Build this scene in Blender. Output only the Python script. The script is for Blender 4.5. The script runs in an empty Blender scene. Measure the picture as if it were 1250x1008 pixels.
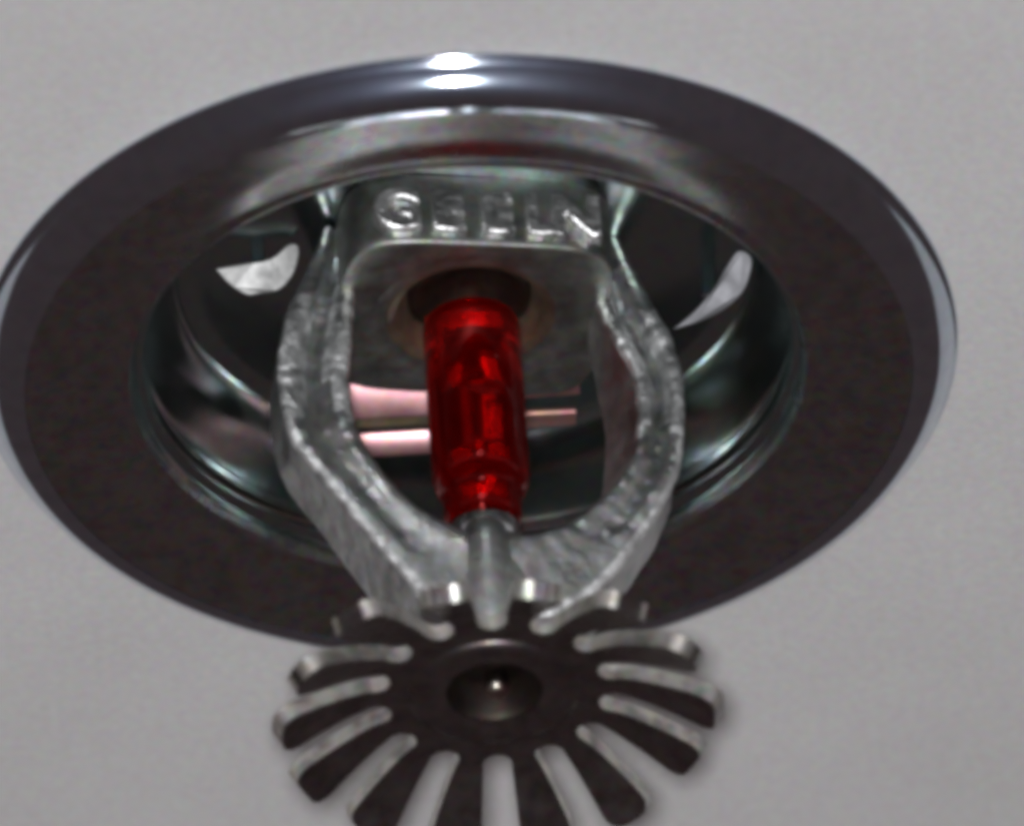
import bpy, bmesh, math, random
from mathutils import Vector, Matrix, noise
random.seed(7)
MM = 0.001
PI = math.pi
scene = bpy.context.scene
C = scene.collection

# ------------------------------------------------------------------ camera
ELEV = math.radians(37.1)
ROLL = math.radians(2.4)
DIST = 1.20
PXMM = 15.75                      # photo pixels per millimetre at the ceiling ring
v = Vector((0, math.cos(ELEV), math.sin(ELEV)))
up0 = Vector((0, -math.sin(ELEV), math.cos(ELEV)))
cam_pos = -DIST * v
Rt = Vector((1, 0, 0)) * math.cos(ROLL) - up0 * math.sin(ROLL)
Up = up0 * math.cos(ROLL) + Vector((1, 0, 0)) * math.sin(ROLL)
aim = Rt * (54 / PXMM * MM) - Up * (71 / PXMM * MM)
fwd = (aim - cam_pos).normalized()
xr = fwd.cross(Up).normalized()
yu = xr.cross(fwd).normalized()
cam_data = bpy.data.cameras.new('camera')
cam = bpy.data.objects.new('camera', cam_data)
C.objects.link(cam)
M = Matrix((xr, yu, -fwd)).transposed().to_4x4()
M.translation = cam_pos
cam.matrix_world = M
cam_data.sensor_width = 36
cam_data.lens = 36 * PXMM * (DIST / MM) / 1250
cam_data.clip_start = 0.02
cam_data.clip_end = 50
cam_data.dof.use_dof = True
cam_data.dof.focus_distance = DIST + 0.004
cam_data.dof.aperture_fstop = 32
scene.camera = cam

# ------------------------------------------------------------------ dim room and camera flash
w = bpy.data.worlds.new('World'); scene.world = w; w.use_nodes = True
bg = w.node_tree.nodes['Background']
bg.inputs[0].default_value = (0.054, 0.039, 0.039, 1)
bg.inputs[1].default_value = 1.0


def area(name, loc, target, size, power, col, shape='DISK', sy=None):
    l = bpy.data.lights.new(name, 'AREA'); l.shape = shape; l.size = size
    if sy: l.size_y = sy
    l.energy = power; l.color = col
    o = bpy.data.objects.new(name, l); C.objects.link(o)
    o.location = loc
    o.rotation_euler = (Vector(target) - Vector(loc)).to_track_quat('-Z', 'Y').to_euler()
    return o


flash = area('camera_flash', cam_pos + Rt * -0.010 + Up * 0.010, (0, 0, 0), 0.055, 14.6, (0.97, 0.98, 1.0))
scene.view_settings.view_transform = 'Standard'
scene.view_settings.look = 'None'
scene.view_settings.exposure = 0
scene.view_settings.gamma = 1
scene.cycles.filter_width = 5.5
scene.cycles.max_bounces = 14
scene.cycles.transmission_bounces = 12
scene.cycles.glossy_bounces = 8
scene.cycles.sample_clamp_indirect = 16


# ------------------------------------------------------------------ materials
def new_mat(name):
    m = bpy.data.materials.new(name); m.use_nodes = True
    nt = m.node_tree
    return m, nt, nt.nodes['Principled BSDF']


def metal(name, col, rough, rough_var=0.0, bump=0.0, bscale=900, dirt=0.0, dirtcol=(0.02, 0.017, 0.015), rs=350, flash_glow=0.0, mott=.3):
    m, nt, p = new_mat(name)
    p.inputs['Metallic'].default_value = 1
    p.inputs['Base Color'].default_value = (*col, 1)
    p.inputs['Roughness'].default_value = rough
    tc = nt.nodes.new('ShaderNodeTexCoord')
    if rough_var:
        n = nt.nodes.new('ShaderNodeTexNoise'); n.inputs['Scale'].default_value = rs; n.inputs['Detail'].default_value = 6
        nt.links.new(tc.outputs['Object'], n.inputs['Vector'])
        mr = nt.nodes.new('ShaderNodeMapRange')
        mr.inputs[1].default_value = .3; mr.inputs[2].default_value = .7
        mr.inputs[3].default_value = max(.02, rough - rough_var); mr.inputs[4].default_value = rough + rough_var
        nt.links.new(n.outputs['Fac'], mr.inputs[0]); nt.links.new(mr.outputs[0], p.inputs['Roughness'])
    if dirt:
        n = nt.nodes.new('ShaderNodeTexNoise'); n.inputs['Scale'].default_value = 620; n.inputs['Detail'].default_value = 8
        nt.links.new(tc.outputs['Object'], n.inputs['Vector'])
        mr = nt.nodes.new('ShaderNodeMapRange')
        mr.inputs[1].default_value = .42; mr.inputs[2].default_value = .66
        mr.inputs[3].default_value = 0; mr.inputs[4].default_value = dirt
        mx = nt.nodes.new('ShaderNodeMix'); mx.data_type = 'RGBA'
        mx.inputs[6].default_value = (*col, 1); mx.inputs[7].default_value = (*dirtcol, 1)
        nt.links.new(n.outputs['Fac'], mr.inputs[0]); nt.links.new(mr.outputs[0], mx.inputs[0])
        nt.links.new(mx.outputs[2], p.inputs['Base Color'])
    if bump:
        n = nt.nodes.new('ShaderNodeTexNoise'); n.inputs['Scale'].default_value = bscale; n.inputs['Detail'].default_value = 5
        nt.links.new(tc.outputs['Object'], n.inputs['Vector'])
        b = nt.nodes.new('ShaderNodeBump'); b.inputs['Strength'].default_value = 1.0
        b.inputs['Distance'].default_value = bump * MM
        nt.links.new(n.outputs['Fac'], b.inputs['Height']); nt.links.new(b.outputs[0], p.inputs['Normal'])
    if mott:                               # faint coloured tarnish
        n = nt.nodes.new('ShaderNodeTexNoise'); n.inputs['Scale'].default_value = 1300; n.inputs['Detail'].default_value = 2
        nt.links.new(tc.outputs['Object'], n.inputs['Vector'])
        mx2 = nt.nodes.new('ShaderNodeMix'); mx2.data_type = 'RGBA'; mx2.blend_type = 'SOFT_LIGHT'; mx2.inputs[0].default_value = mott
        src = p.inputs['Base Color'].links[0].from_socket if p.inputs['Base Color'].links else None
        if src: nt.links.new(src, mx2.inputs[6])
        else: mx2.inputs[6].default_value = (*col, 1)
        hs = nt.nodes.new('ShaderNodeHueSaturation'); hs.inputs['Saturation'].default_value = 1.8
        nt.links.new(n.outputs['Color'], hs.inputs['Color']); nt.links.new(hs.outputs[0], mx2.inputs[7]); nt.links.new(mx2.outputs[2], p.inputs['Base Color'])
    if flash_glow:                               # wide soft bluish lobe that stands in for the flash glow
        g = nt.nodes.new('ShaderNodeBsdfAnisotropic'); g.inputs['Color'].default_value = (.34, .43, .66, 1); g.inputs['Roughness'].default_value = .42
        ms = nt.nodes.new('ShaderNodeMixShader'); ms.inputs[0].default_value = flash_glow
        nt.links.new(p.outputs[0], ms.inputs[1]); nt.links.new(g.outputs[0], ms.inputs[2])
        nt.links.new(ms.outputs[0], nt.nodes['Material Output'].inputs[0])
    return m


chrome = metal('polished_chrome', (0.60, 0.66, 0.74), 0.085, 0.02, dirt=0.12, rs=120, flash_glow=.04)
chrome_face = metal('flange_chrome', (0.44, 0.435, 0.44), 0.26, 0.03, dirt=0.2, rs=120, mott=.6)
chrome_in = metal('chrome_cup', (0.34, 0.40, 0.40), 0.17, 0.04, rs=160, mott=.4)
cast = metal('cast_chrome', (0.52, 0.53, 0.525), 0.40, 0.10, bump=0.08, bscale=1700, dirt=0.25, flash_glow=0)
ridgem = metal('rubbed_glint_ridge', (0.90, 0.91, 0.91), 0.50, 0.16, bump=0.26, bscale=1100, dirt=.6, dirtcol=(.10, .10, .105), rs=500, mott=0)
castface = metal('machined_face', (0.30, 0.31, 0.29), 0.5, 0.08, bump=0.02, bscale=2500, dirt=0.3)
deflm = metal('deflector_plate', (0.30, 0.275, 0.275), 0.28, 0.06, bump=0.02, bscale=1200, dirt=0.3)
edge_m = metal('tine_cut_edge', (0.68, 0.66, 0.62), 0.45, 0.12, bump=0.04, bscale=1800, dirt=.5)
refl_pale_m = metal('pale_reflection', (0.30, 0.30, 0.295), 0.55, 0.12, bump=0.10, bscale=500, dirt=.6, dirtcol=(.10, .10, .10), mott=0)  # for the added plate that imitates a bright reflection in the cup
refl_pink_m = metal('pink_reflection', (0.66, 0.38, 0.39), 0.46, 0.06, bump=0.01)  # pink of the cup reflections, given to the added bars
letterm = metal('raised_letter_metal', (0.92, 0.92, 0.92), 0.42, 0.10, bump=0.3, bscale=1100, dirt=.35, mott=0)
refl_red_m = metal('red_reflection', (0.36, 0.20, 0.18), 0.6, 0.1)
tipm = metal('worn_screw_tip', (0.30, 0.22, 0.20), 0.30, 0.1, bump=.08, bscale=1500)
borem = metal('browned_bore', (0.25, 0.185, 0.135), 0.55, 0.1)
bore_shade_m = metal('shaded_bore', (0.045, 0.035, 0.03), 0.6, 0.1)  # near-black colour puts the shade of the deflector bore into the metal
refl_dim_m = metal('dim_reflection', (0.17, 0.17, 0.18), 0.6, 0.12, bump=0.08, bscale=500, mott=0)
refl_yellow_m = metal('yellow_reflection', (0.22, 0.19, 0.12), 0.45, 0.1)
darkm = metal('dark_seat', (0.12, 0.085, 0.07), 0.4, 0.1)
screwm = metal('steel_screw', (0.70, 0.71, 0.72), 0.2, 0.08, dirt=0.3)

ceil_m, nt, p = new_mat('painted_ceiling')
tc = nt.nodes.new('ShaderNodeTexCoord')
n1 = nt.nodes.new('ShaderNodeTexNoise'); n1.inputs['Scale'].default_value = 1300; n1.inputs['Detail'].default_value = 3
n2 = nt.nodes.new('ShaderNodeTexNoise'); n2.inputs['Scale'].default_value = 60; n2.inputs['Detail'].default_value = 4
for n in (n1, n2): nt.links.new(tc.outputs['Object'], n.inputs['Vector'])
cr = nt.nodes.new('ShaderNodeValToRGB')
cr.color_ramp.elements[0].position = .25; cr.color_ramp.elements[0].color = (0.50, 0.49, 0.475, 1)
cr.color_ramp.elements[1].position = .7; cr.color_ramp.elements[1].color = (0.60, 0.59, 0.585, 1)
e = cr.color_ramp.elements.new(.5); e.color = (0.555, 0.545, 0.545, 1)
mm = nt.nodes.new('ShaderNodeMath'); mm.operation = 'MULTIPLY_ADD'; mm.inputs[1].default_value = .6
nt.links.new(n1.outputs['Fac'], mm.inputs[0])
m2 = nt.nodes.new('ShaderNodeMath'); m2.operation = 'MULTIPLY'; m2.inputs[1].default_value = .4
nt.links.new(n2.outputs['Fac'], m2.inputs[0]); nt.links.new(m2.outputs[0], mm.inputs[2])
nt.links.new(mm.outputs[0], cr.inputs[0]); nt.links.new(cr.outputs[0], p.inputs['Base Color'])
p.inputs['Roughness'].default_value = .85
n3 = nt.nodes.new('ShaderNodeTexNoise'); n3.inputs['Scale'].default_value = 1500; n3.inputs['Detail'].default_value = 2
nt.links.new(tc.outputs['Object'], n3.inputs['Vector'])
mxc = nt.nodes.new('ShaderNodeMix'); mxc.data_type = 'RGBA'; mxc.blend_type = 'SOFT_LIGHT'; mxc.inputs[0].default_value = .34
nt.links.new(cr.outputs[0], mxc.inputs[6]); nt.links.new(n3.outputs['Color'], mxc.inputs[7]); nt.links.new(mxc.outputs[2], p.inputs['Base Color'])
b = nt.nodes.new('ShaderNodeBump'); b.inputs['Distance'].default_value = .00003; b.inputs['Strength'].default_value = .5
nt.links.new(n1.outputs['Fac'], b.inputs['Height']); nt.links.new(b.outputs[0], p.inputs['Normal'])

glass_m, nt, p = new_mat('bulb_glass')
p.inputs['Base Color'].default_value = (.92, .06, .06, 1)
p.inputs['Specular Tint'].default_value = (1, .10, .10, 1)
p.inputs['Roughness'].default_value = .04
p.inputs['Transmission Weight'].default_value = 1
p.inputs['IOR'].default_value = 1.47
air_m, nt, p = new_mat('bubble_air')
p.inputs['Base Color'].default_value = (1, .9, .9, 1); p.inputs['Roughness'].default_value = .02
p.inputs['Transmission Weight'].default_value = 1; p.inputs['IOR'].default_value = .73
liq_m, nt, p = new_mat('red_liquid')
p.inputs['Base Color'].default_value = (0.76, 0.008, 0.012, 1)
p.inputs['Specular Tint'].default_value = (1, .03, .03, 1); p.inputs['Specular IOR Level'].default_value = 1.0
p.inputs['Roughness'].default_value = .15
p.inputs['Transmission Weight'].default_value = .97
p.inputs['IOR'].default_value = 1.6


# ------------------------------------------------------------------ helpers
def obj(name, bm, mat, parent=None, smooth=True, bevel=0, subs=0, sharp=40):
    me = bpy.data.meshes.new(name)
    bmesh.ops.recalc_face_normals(bm, faces=bm.faces)
    bm.to_mesh(me); bm.free()
    mats = mat if isinstance(mat, (list, tuple)) else [mat]
    for m in mats: me.materials.append(m)
    if smooth:
        me.polygons.foreach_set('use_smooth', [True] * len(me.polygons))
        me.set_sharp_from_angle(angle=math.radians(sharp))
    o = bpy.data.objects.new(name, me); C.objects.link(o)
    if parent: o.parent = parent
    if bevel:
        b = o.modifiers.new('bevel', 'BEVEL'); b.width = bevel * MM; b.segments = 3; b.limit_method = 'ANGLE'; b.angle_limit = math.radians(35)
        b.harden_normals = False
    if subs:
        s = o.modifiers.new('subd', 'SUBSURF'); s.levels = subs; s.render_levels = subs
    return o


def lathe(profile, n=160, closed=False, centre=(0, 0)):
    """profile: list of (r, z) in mm"""
    bm = bmesh.new(); rings = []
    for r, z in profile:
        if r < 1e-6:
            rings.append([bm.verts.new((centre[0] * MM, centre[1] * MM, z * MM))])
        else:
            rings.append([bm.verts.new(((centre[0] + r * math.cos(2 * PI * k / n)) * MM, (centre[1] + r * math.sin(2 * PI * k / n)) * MM, z * MM)) for k in range(n)])
    m = len(rings)
    for i in range(m if closed else m - 1):
        a, b = rings[i], rings[(i + 1) % m]
        for k in range(n):
            k2 = (k + 1) % n
            if len(a) == 1 and len(b) == 1: continue
            if len(a) == 1: bm.faces.new((a[0], b[k], b[k2]))
            elif len(b) == 1: bm.faces.new((a[k], a[k2], b[0]))
            else: bm.faces.new((a[k], a[k2], b[k2], b[k]))
    return bm


def smooth_profile(pts, sub=6):
    """Catmull-Rom through the points"""
    out = []
    for i in range(len(pts) - 1):
        p0 = pts[max(i - 1, 0)]; p1 = pts[i]; p2 = pts[i + 1]; p3 = pts[min(i + 2, len(pts) - 1)]
        for s in range(sub):
            t = s / sub
            out.append(tuple(0.5 * ((2 * p1[k]) + (-p0[k] + p2[k]) * t + (2 * p0[k] - 5 * p1[k] + 4 * p2[k] - p3[k]) * t * t + (-p0[k] + 3 * p1[k] - 3 * p2[k] + p3[k]) * t ** 3) for k in range(len(p1))))
    out.append(tuple(pts[-1]))
    return out


def thing(name, label, cat, loc=(0, 0, 0)):
    o = bpy.data.objects.new(name, None); C.objects.link(o)
    o.empty_display_size = .01
    o.location = loc; o['label'] = label; o['category'] = cat
    return o


# ------------------------------------------------------------------ ceiling (a sheet with the round hole the sprinkler passes through)
bm = bmesh.new(); N = 96
inn = [bm.verts.new((30 * MM * math.cos(2 * PI * k / N), 30 * MM * math.sin(2 * PI * k / N), 0)) for k in range(N)]
out = []
for k in range(N):
    c, s = math.cos(2 * PI * k / N), math.sin(2 * PI * k / N)
    f = 2.0 / max(abs(c), abs(s)); out.append(bm.verts.new((c * f, s * f, 0)))
hi = [bm.verts.new((q.co.x, q.co.y, .02)) for q in inn]
ho = [bm.verts.new((q.co.x, q.co.y, .02)) for q in out]
for k in range(N):
    j = (k + 1) % N
    bm.faces.new((inn[k], inn[j], out[j], out[k])); bm.faces.new((hi[k], hi[j], ho[j], ho[k]))
    bm.faces.new((inn[k], inn[j], hi[j], hi[k])); bm.faces.new((out[k], out[j], ho[j], ho[k]))
ceiling = obj('ceiling', bm, ceil_m, smooth=False)
ceiling['kind'] = 'structure'

# ------------------------------------------------------------------ escutcheon
esc = thing('escutcheon_ring', 'polished chrome round trim ring with a deep recessed cup against the pale grey ceiling', 'trim ring')
rim_pts = [(36.6, -0.05), (37.5, -0.02), (38.0, -0.22), (37.97, -0.5), (37.72, -0.76), (37.5, -1.05), (37.22, -1.52), (36.87, -2.02), (36.42, -2.52), (35.85, -2.93), (35.2, -3.14), (34.4, -3.12)]
obj('outer_rim', lathe(smooth_profile(rim_pts) + [(34.4, -2.6), (36.4, -0.5)], 220, closed=True), chrome, esc)
face_pts = [(34.38, -3.03), (34.1, -3.02), (32, -2.8), (30, -2.6), (28.2, -2.2), (27.3, -1.95), (27.0, -2.08), (26.6, -2.18), (26.25, -2.0), (26.05, -1.6), (25.95, -1.1)]
obj('flange_face', lathe(smooth_profile(face_pts) + [(26.5, -1.0), (30, -2.0), (34.38, -2.5)], 220, closed=True), chrome_face, esc)
cup_pts = [(25.93, -1.08), (25.75, -0.5), (25.2, -0.2), (25.1, 0.5), (25.25, 1.1), (24.9, 2.0), (24.4, 4.0), (23.9, 6.0), (23.4, 8.0), (22.7, 9.2), (21.4, 9.75), (19, 9.9), (15, 9.95), (8, 10.0)]
obj('recessed_cup', lathe(smooth_profile(cup_pts, 5) + [(8, 10.6), (22, 10.5), (24.2, 9.0), (26, 2), (26.4, -0.9)], 220, closed=True), chrome_in, esc)

# ------------------------------------------------------------------ sprinkler head
spr = thing('fire_sprinkler', 'pendent fire sprinkler head with red glass bulb hanging from the chrome ring', 'fire sprinkler')
spr.location = (0.4 * MM, 0, 0); spr.rotation_euler = (0, math.radians(-1.0), 0)
ANG = math.radians(9)
RZ = Matrix.Rotation(ANG, 4, 'Z')


def rotbm(bm): bmesh.ops.transform(bm, matrix=RZ, verts=bm.verts); return bm


# body: rounded block with a stepped round bore that takes the bulb
BX, BY, ZF = 10.6, 9.6, 3.4


def sq(t, a, b, ex):
    c, s = math.cos(t), math.sin(t)
    return (a * math.copysign(abs(c) ** (2 / ex), c), b * math.copysign(abs(s) ** (2 / ex), s))


def loft(rings):
    bm = bmesh.new(); vs = [[bm.verts.new((x * MM, y * MM, z * MM)) for x, y, z in r] for r in rings]
    for a, b in zip(vs, vs[1:]):
        n = len(a)
        for k in range(n): bm.faces.new((a[k], a[(k + 1) % n], b[(k + 1) % n], b[k]))
    return bm, vs


NB = 128
rings = []
TT = [2 * PI * k / NB for k in range(NB)]
rings.append([(*sq(t, BX, BY, 5), 9.9) for t in TT])
for z, d in ((7.5, 0), (4.2, 0), (3.58, .03), (3.45, .12), (3.4, .3)):
    rings.append([(*sq(t, BX - d, BY - d, 5), z) for t in TT])
for f in (.35, .7):
    rr = []
    for t in TT:
        x, y = sq(t, BX - .3, BY - .3, 5); cx, cy = 7.9 * math.cos(t), 7.9 * math.sin(t)
        rr.append((x + (cx - x) * f, y + (cy - y) * f, 3.4))
    rings.append(rr)
for r, z in ((7.7, 3.4), (7.5, 3.55), (6.6, 3.7), (6.4, 3.72), (6.2, 3.95), (5.9, 4.0), (5.75, 4.2), (5.6, 5.2), (5.0, 5.6), (4.9, 8)):
    rings.append([(r * math.cos(t), r * math.sin(t), z) for t in TT])
bm, _ = loft(rings)
for f in bm.faces:
    c = f.calc_center_median()
    if math.hypot(c.x, c.y) < 6.5 * MM and c.z > 3.5 * MM: f.material_index = 1
body = obj('body', rotbm(bm), [castface, borem], spr, sharp=50)
obj('bulb_seat', lathe([(4.88, 8.0), (4.8, 5.7), (4.3, 5.5), (3.2, 6.0), (1.4, 7.6), (0, 7.8)], 64), darkm, body)

# raised cast characters on the near wall of the body
def letter(ch, x, tilt=0, size=5.0):
    cu = bpy.data.curves.new('raised_letter', 'FONT'); cu.body = ch; cu.size = size * MM; cu.align_x = 'CENTER'
    cu.extrude = .55 * MM; cu.bevel_depth = .22 * MM; cu.bevel_resolution = 2; cu.offset = .05 * MM
    t = bpy.data.objects.new('tmp', cu); C.objects.link(t)
    dg = bpy.context.evaluated_depsgraph_get(); dg.update()
    me = bpy.data.meshes.new_from_object(t.evaluated_get(dg)); bpy.data.objects.remove(t)
    R = RZ @ Matrix.Translation((x * MM, -(BY - 0.02) * MM, 4.45 * MM)) @ Matrix.Rotation(PI / 2, 4, 'X') @ Matrix.Rotation(tilt, 4, 'Z')
    me.transform(R)
    me.materials.clear(); me.materials.append(letterm)
    o = bpy.data.objects.new('raised_letter', me); C.objects.link(o); o.parent = body
    return o


for ch, x in (('G', -6.9), ('E', -3.0), ('E', 0.8), ('L', 4.3), ('N', 7.1)):
    letter(ch, x)

# frame arms ------------------------------------------------------------
inner = [(8.9, 9.8), (9.1, 6.5), (9.4, 3.0), (9.8, -1), (10.2, -5.5), (9.9, -9.5), (8.8, -13.5), (7.0, -16.8), (4.4, -18.9), (2.2, -19.8), (0.4, -20.0)]
outer = [(11.6, 9.8), (12.5, 7.0), (13.9, 3.6), (15.3, 0), (15.9, -5), (15.3, -11), (13.2, -15.5), (10.6, -20), (7.9, -24.2), (5.2, -27.2), (0.4, -28.4)]
ydep = [(3.0,), (3.0,), (3.0,), (3.0,), (3.0,), (3.1,), (3.3,), (3.5,), (3.7,), (3.9,), (4.0,)]
grv = [(0.8,), (0.9,), (1.0,), (1.1,), (1.1,), (0.7,), (0.25,), (0.1,), (0.0,), (0,), (0,)]
I = smooth_profile(inner, 14); O = smooth_profile(outer, 14); Y = smooth_profile(ydep, 14); G = smooth_profile(grv, 14)


def sstep(a, b, x):
    t = min(max((x - a) / (b - a), 0), 1); return t * t * (3 - 2 * t)


def arm(side):
    rings = []
    for i in range(len(I)):
        (ix, iz), (ox, oz), d, g = I[i], O[i], Y[i][0], max(G[i][0], 0)
        # the right arm is cast leaner: its near edge is set back from the opening in the middle of its length
        lean = (.34 if side > 0 else .0) * sstep(4, -5, iz) * (1 - sstep(-10, -17, iz))
        near = [(0.0, -d + .35), (.03, -d + .05), (.10, -d - .12), (.29, -d - .10), (.36, -d + g), (.48, -d + g * 1.1), (.60, -d + g), (.67, -d - .10), (.89, -d - .12), (.97, -d + .05), (1.0, -d + .35)]
        near = [(lean + (1 - lean) * a, b) for a, b in near]
        outf = [(1.0 - .14 * g * math.cos(q_ * PI / 10), d * q_ / 5.6) for q_ in range(-4, 5)]
        far = [(1.0, d - .5), (.85, d), (.6, d), (.4, d), (.15, d), (0, d - .5)]
        inf = [(lean * .1, d * .5), (lean * .3, d * .1), (lean * .55, -d * .25), (lean * .8, -d * .6)]
        prof = []
        for s, y in near + outf + far + inf:
            x = ix + (ox - ix) * s; z = iz + (oz - iz) * s
            q = Vector((x * side, y, z))
            nz = noise.noise_vector(q * .9) * .10
            if y < 0 and g > .5 and 0 < s < 1: nz += noise.noise_vector(q * 1.4 + Vector((2, 7, 5))) * .16
            if i > len(I) - 3: nz *= 0
            prof.append((q.x + nz.x + .8 * sstep(-9, -17, z) * (1 - sstep(-24, -28, z)), q.y + nz.y, q.z + nz.z))
        rings.append(prof)
    bm, vs = loft(rings)
    bm.faces.new(vs[0]); bm.faces.new(vs[-1]); bm.faces.ensure_lookup_table()
    M_ = len(vs[0])
    for i in range(len(vs) - 1):                 # rubbed, rough ridges; their glints are put into the paler metal
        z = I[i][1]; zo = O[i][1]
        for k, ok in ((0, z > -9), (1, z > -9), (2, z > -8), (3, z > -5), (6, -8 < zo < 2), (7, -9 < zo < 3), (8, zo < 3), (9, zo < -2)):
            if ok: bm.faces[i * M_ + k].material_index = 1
    return obj('frame_arm', rotbm(bm), [cast, ridgem], spr, subs=1, sharp=80)


arm(-1); arm(1)

# boss at the foot of the frame, collar, compression screw
hub_prof = [(0, -19.0), (2.4, -19.0), (3.6, -19.3), (4.0, -19.9), (4.2, -22), (4.6, -24.2), (4.6, -30.9), (3.85, -30.9), (3.85, -29.1), (0, -29.1)]
hub = obj('frame_boss', lathe(hub_prof, 96), cast, spr, bevel=.2)
bm = bmesh.new()
rib = []
for k in range(17):
    a = PI + PI * k / 16
    rib.append((1.75 * math.cos(a), -3.2 + 1.9 * math.sin(a)))
rg = []
for z, s in ((-19.0, .75), (-19.4, .95), (-21, 1), (-25, 1.0), (-28.6, 1.0), (-29.0, .9)):
    rg.append([(x * s, -3.2 + (y + 3.2) * s, z) for x, y in rib])
bm.free(); bm, vs = loft(rg); bm.faces.new(vs[0]); bm.faces.new(vs[-1])
obj('boss_rib', bm, cast, hub)
scr = obj('compression_screw', lathe([(0, -17.6), (1.6, -17.6), (2.5, -16.9), (2.85, -17.0), (2.95, -17.4), (2.9, -18.6), (2.6, -19.2), (2.5, -19.6), (0, -19.6)], 72), screwm, spr, bevel=.1)

# bulb ------------------------------------------------------------------
gl = [(0, 7.2), (.9, 7.1), (1.6, 6.5), (2.3, 5.6), (3.25, 4.8), (3.58, 3.8), (3.62, 2.0), (3.6, .2), (3.6, -2), (3.6, -6), (3.58, -9.4), (3.5, -10.6), (3.3, -11.2), (3.0, -11.7), (2.85, -12.3), (2.8, -13.8), (2.3, -14.5), (1.4, -14.9), (0, -15.0)]
gl = [(r * 1.06, z if z > -1 else -1 + (z + 1) * 1.18) for r, z in gl]; gl = [(r, z if z < 1 else 1 + (z - 1) * .52) for r, z in gl]
bulb = obj('glass_bulb', lathe(smooth_profile(gl, 5), 96), glass_m, spr)
lq = [(0, 4.9), (.8, 4.7), (1.6, 4.2), (2.4, 3.5), (2.85, 2.6), (2.95, 1.5), (2.8, .2), (2.75, -2), (2.75, -6), (2.7, -9.5), (2.5, -11.6), (2.35, -13), (2.3, -14.4), (2.2, -15.4), (1.6, -16.0), (.7, -16.2), (0, -16.22)]
liq = obj('red_liquid', lathe(smooth_profile(lq, 16), 200), liq_m, bulb)
# flattened facets shaped into the liquid column to give its red glints: (x0, x1, z0, z1) on its near side
FAC = [(-1.7, 2.3, .35, 1.85), (-2.5, -1.75, -1.6, 1.6), (-1.9, -.75, -5.1, -2.9), (.45, 1.8, -4.8, -2.4), (.65, 1.7, -10.2, -7.0), (-1.9, -.4, -12.0, -10.9), (.5, 1.9, -11.9, -10.6), (-1.7, 1.9, -15.3, -14.2)]
for vv in liq.data.vertices:
    c = vv.co / MM
    if c.y < 0 and abs(c.x) < 2.72:
        for x0, x1, z0, z1 in FAC:
            jx = .22 * noise.noise(Vector((x0, c.z * 1.3, 3))); jz = .22 * noise.noise(Vector((c.x * 1.3, z0, 5)))
            if x0 + jx < c.x < x1 + jx and z0 + jz < c.z < z1 + jz:
                xm, zm = (x0 + x1) / 2, (z0 + z1) / 2
                R_ = 2.75 if zm > -9 else 2.3
                yc = -math.sqrt(max(R_ * R_ - xm * xm, 1.2))
                yy = yc - (c.z - zm) * .44 + (c.x ** 2 - xm ** 2) / (2 * 3.9 * 3.0)
                vv.co = Vector((c.x, max(yy, -3.1), c.z)) * MM
                break
bmb = bmesh.new(); bmesh.ops.create_uvsphere(bmb, u_segments=32, v_segments=20, radius=.95 * MM)
bub = obj('air_bubble', bmb, air_m, bulb); bub.location = (.5 * MM, -1.0 * MM, -4.6 * MM); bub.scale = (1, 1, 1.25)

# bars added behind the bulb to stand in for reflections in the cup ------------------
def bar(x0, x1, y, z, h, d, t0, t1):
    rings = []
    for i in range(13):
        f = i / 12; t = math.radians(t0 + (t1 - t0) * f); x = x0 + (x1 - x0) * f
        cs = []
        for a, b_ in ((-.5, -.35), (-.4, -.5), (.4, -.5), (.5, -.35), (.5, .35), (.4, .5), (-.4, .5), (-.5, .35)):
            yy, zz = a * h, b_ * d
            cs.append((x, y + yy * math.cos(t) - zz * math.sin(t), z + yy * math.sin(t) + zz * math.cos(t)))
        rings.append(cs)
    bm, vs = loft(rings); bm.faces.new(vs[0]); bm.faces.new(vs[-1])
    return bm


obj('reflection_bar', bar(-9.6, -.4, 15.7, 8.0, 3.0, .7, -36, -43), refl_pink_m, spr, sharp=30)
obj('reflection_bar', bar(-9.6, -.4, 19.4, 6.4, 1.9, .7, -34, -40), refl_pink_m, spr, sharp=30)
obj('reflection_bar', bar(.4, 8.4, 14.9, 7.8, 1.8, .7, -26, -8), refl_red_m, spr, sharp=30)
obj('reflection_bar', bar(.4, 8.0, 18.2, 7.2, 1.5, .7, -22, -12), refl_red_m, spr, sharp=30)
obj('reflection_bar_web', bar(-.4, .4, 17.0, 8.7, 7.0, 3.6, -18, -18), refl_yellow_m, spr, sharp=30)
obj('reflection_rod', bar(-9.4, -.4, 17.6, 7.3, .8, .8, -30, -30), refl_yellow_m, spr, sharp=30)

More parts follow.
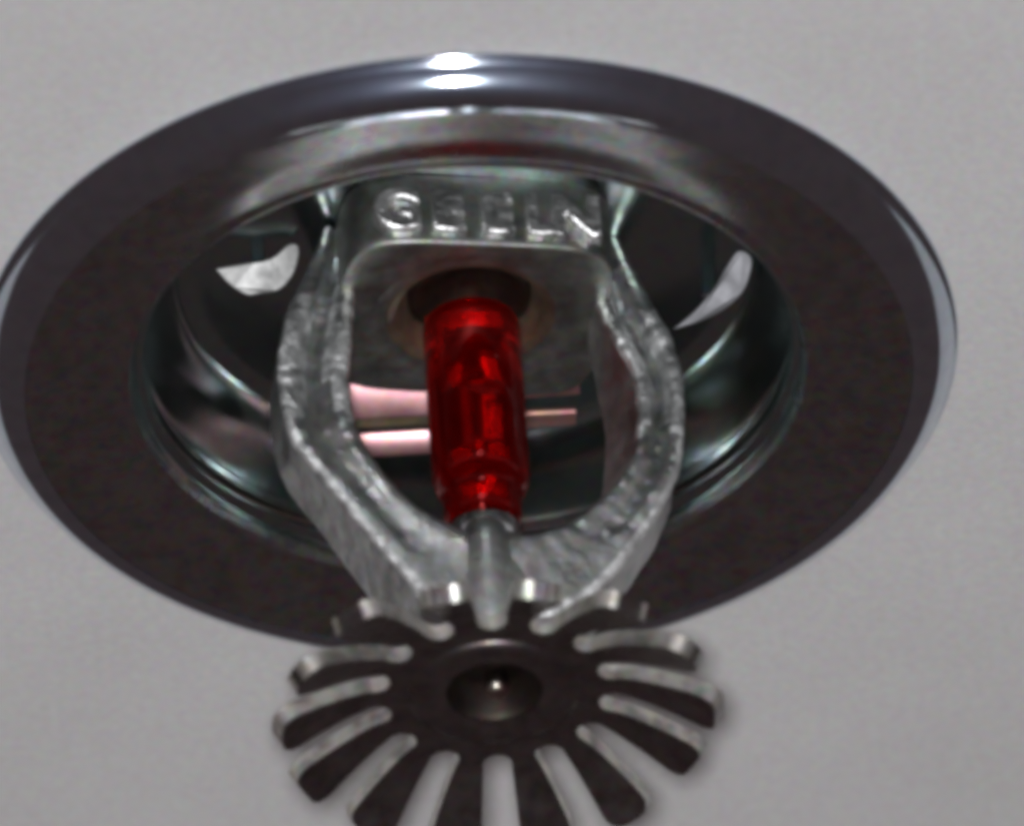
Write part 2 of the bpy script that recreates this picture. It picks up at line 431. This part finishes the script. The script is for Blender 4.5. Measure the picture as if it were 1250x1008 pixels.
# made-up plates in the cup, shaped as its bright reflections -------------------
def refl_plate(name, pts, centre, thick=.5, m=None):
    """outline in mm in the tilted plane of the added plate: u to the right, w up its slope"""
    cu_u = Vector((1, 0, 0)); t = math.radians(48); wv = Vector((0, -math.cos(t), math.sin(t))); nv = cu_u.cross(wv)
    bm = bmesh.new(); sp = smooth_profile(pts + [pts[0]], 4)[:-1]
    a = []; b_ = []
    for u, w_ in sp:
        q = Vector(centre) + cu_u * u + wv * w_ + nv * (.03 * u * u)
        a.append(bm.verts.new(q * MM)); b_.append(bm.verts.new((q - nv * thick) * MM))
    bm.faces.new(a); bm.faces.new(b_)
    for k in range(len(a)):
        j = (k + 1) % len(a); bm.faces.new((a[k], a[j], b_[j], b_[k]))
    cx, cy, cz = centre                       # added leg that joins the plate to the floor of the cup
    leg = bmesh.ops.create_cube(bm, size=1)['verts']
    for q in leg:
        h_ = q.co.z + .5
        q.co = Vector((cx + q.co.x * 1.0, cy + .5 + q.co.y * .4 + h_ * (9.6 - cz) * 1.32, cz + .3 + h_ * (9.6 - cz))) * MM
    return obj(name, bm, m or refl_pale_m, bpy.data.objects['recessed_cup'], smooth=False, bevel=.1)


def pxy(l, cx, cy): return [((x - cx) / 15.8 + .18 * noise.noise(Vector((x * .11, y * .13, 1))), (cy - y) / 15.8 + .6 * noise.noise(Vector((x * .09, y * .17, 7)))) for x, y in l]


refl_plate('reflection_plate', pxy([(262, 318), (285, 309), (330, 305), (352, 289), (365, 294), (361, 320), (343, 341), (318, 343), (300, 348), (280, 335)], 315, 318), (-16.0, -1.5, 8.0))
refl_plate('reflection_plate', pxy([(822, 417), (852, 395), (876, 366), (893, 340), (908, 322), (923, 334), (914, 366), (890, 392), (860, 410)], 870, 375), (19.0, 1.8, 6.2), .35, refl_dim_m)

# deflector -------------------------------------------------------------
ZD = -31.0; TH = 1.35; NT = 14; RR = 9.5; HS = 1.15
defl_pts = []
for k in range(NT):
    a = -PI / 2 + 2 * PI * k / NT          # slot direction, one slot points straight at the viewer
    ca, sa = math.cos(a), math.sin(a)
    for j in range(9):                      # rounded slot end, opening outwards
        th = -PI / 2 - PI * j / 8
        lx = RR - .2 + HS * math.cos(th); ly = HS * math.sin(th)
        defl_pts.append((lx * ca - ly * sa, lx * sa + ly * ca))
bm = bmesh.new()
hole = 3.75
top = [bm.verts.new((x * MM, y * MM, ZD * MM)) for x, y in defl_pts]
bot = [bm.verts.new((x * MM, y * MM, (ZD - TH) * MM)) for x, y in defl_pts]
nn = len(top)
it = [bm.verts.new((hole * math.cos(math.atan2(y, x)) * MM, hole * math.sin(math.atan2(y, x)) * MM, ZD * MM)) for x, y in defl_pts]
ib = [bm.verts.new((q.co.x, q.co.y, (ZD - TH) * MM)) for q in it]
for k in range(nn):
    j = (k + 1) % nn
    f = bm.faces.new((top[k], top[j], bot[j], bot[k])); f.material_index = 1
    bm.faces.new((top[k], top[j], it[j], it[k])); bm.faces.new((bot[k], bot[j], ib[j], ib[k])); bm.faces.new((it[k], it[j], ib[j], ib[k]))
deflector = obj('deflector', bm, [deflm, edge_m], spr, sharp=35)

TIP = 17.2; DROOP = 3.4


def tine(k):
    rnd = random.Random(k + 3)
    a = -PI / 2 + 2 * PI * (k + .5) / NT
    half = PI / NT
    ca, sa = math.cos(a), math.sin(a)
    # edges run parallel to the slots at +-half; half-width w at distance r along the tine axis
    p0x = RR * math.cos(half) - 0; 
    xr0 = (RR - .2) * math.cos(half) + HS * math.sin(half)
    def hw(x): return (x - HS / math.sin(half)) * math.tan(half) if False else x * math.tan(half) - HS / math.cos(half)
    tip = TIP + rnd.uniform(-.25, .25); dr = DROOP + rnd.uniform(-.7, .5); tw = rnd.uniform(-.12, .12)
    xs = [xr0 + (tip - 1.3 - xr0) * i / 8 for i in range(9)] + [tip - .8, tip - .4, tip - .12, tip]
    qf = rnd.uniform(.55, 1.0); shr = [0] * 9 + [.12 * qf, .45 * qf, .95 * qf, 1.7 * qf]
    rt, rb = [], []
    bm = bmesh.new(); cols = 5
    for x, s in zip(xs, shr):
        wd = max(hw(min(x, tip)) - s - .62 * max((x - xr0) / (tip - xr0), 0), .15)
        u = (x - xr0) / (tip - xr0)
        zc = -dr * (u ** 1.35)
        ct, cb = [], []
        for j in range(cols):
            y = wd * (2 * j / (cols - 1) - 1)
            z = zc + y * tw * u
            sl = math.atan(1.35 * dr * max(u, 0) ** .35 / (tip - xr0))
            for lst, th in ((ct, 0), (cb, TH)):
                xx = x - th * math.sin(sl); zz = ZD + z - th * math.cos(sl)
                lst.append(bm.verts.new(((xx * ca - y * sa) * MM, (xx * sa + y * ca) * MM, zz * MM)))
        rt.append(ct); rb.append(cb)
    n = len(xs)
    for i in range(n - 1):
        for j in range(cols - 1):
            bm.faces.new((rt[i][j], rt[i][j + 1], rt[i + 1][j + 1], rt[i + 1][j]))
            bm.faces.new((rb[i][j], rb[i][j + 1], rb[i + 1][j + 1], rb[i + 1][j]))
        for j in (0, cols - 1):
            f = bm.faces.new((rt[i][j], rt[i + 1][j], rb[i + 1][j], rb[i][j])); f.material_index = 1
    for j in range(cols - 1):
        bm.faces.new((rt[0][j], rt[0][j + 1], rb[0][j + 1], rb[0][j]))
        f = bm.faces.new((rt[-1][j], rt[-1][j + 1], rb[-1][j + 1], rb[-1][j]))
    return obj('tine', bm, [deflm, edge_m], deflector, sharp=40)


for k in range(NT): tine(k)
# boss end swaged through the plate, with a dimple and the screw tip in it
obj('swaged_ring', lathe([(6.6, ZD - TH + .02), (6.5, ZD - TH - .12), (6.0, ZD - TH - .30), (5.4, ZD - TH - .36), (4.9, ZD - TH - .28), (4.4, ZD - TH - .12), (4.0, ZD - TH + .02), (3.7, ZD - TH + .15)], 96), deflm, deflector, sharp=60)
obj('bore', lathe([(3.68, ZD - TH + .16), (3.3, ZD - TH + .6), (3.0, ZD - TH + 3.0), (0, ZD - TH + 3.1)], 64), bore_shade_m, deflector)
obj('screw_tip', lathe([(1.0, ZD - TH + 3.0), (1.15, ZD - TH + 1.6), (.9, ZD - TH + 1.1), (.5, ZD - TH + .85), (0, ZD - TH + .8)], 48, centre=(.2, 1.7)), tipm, deflector)
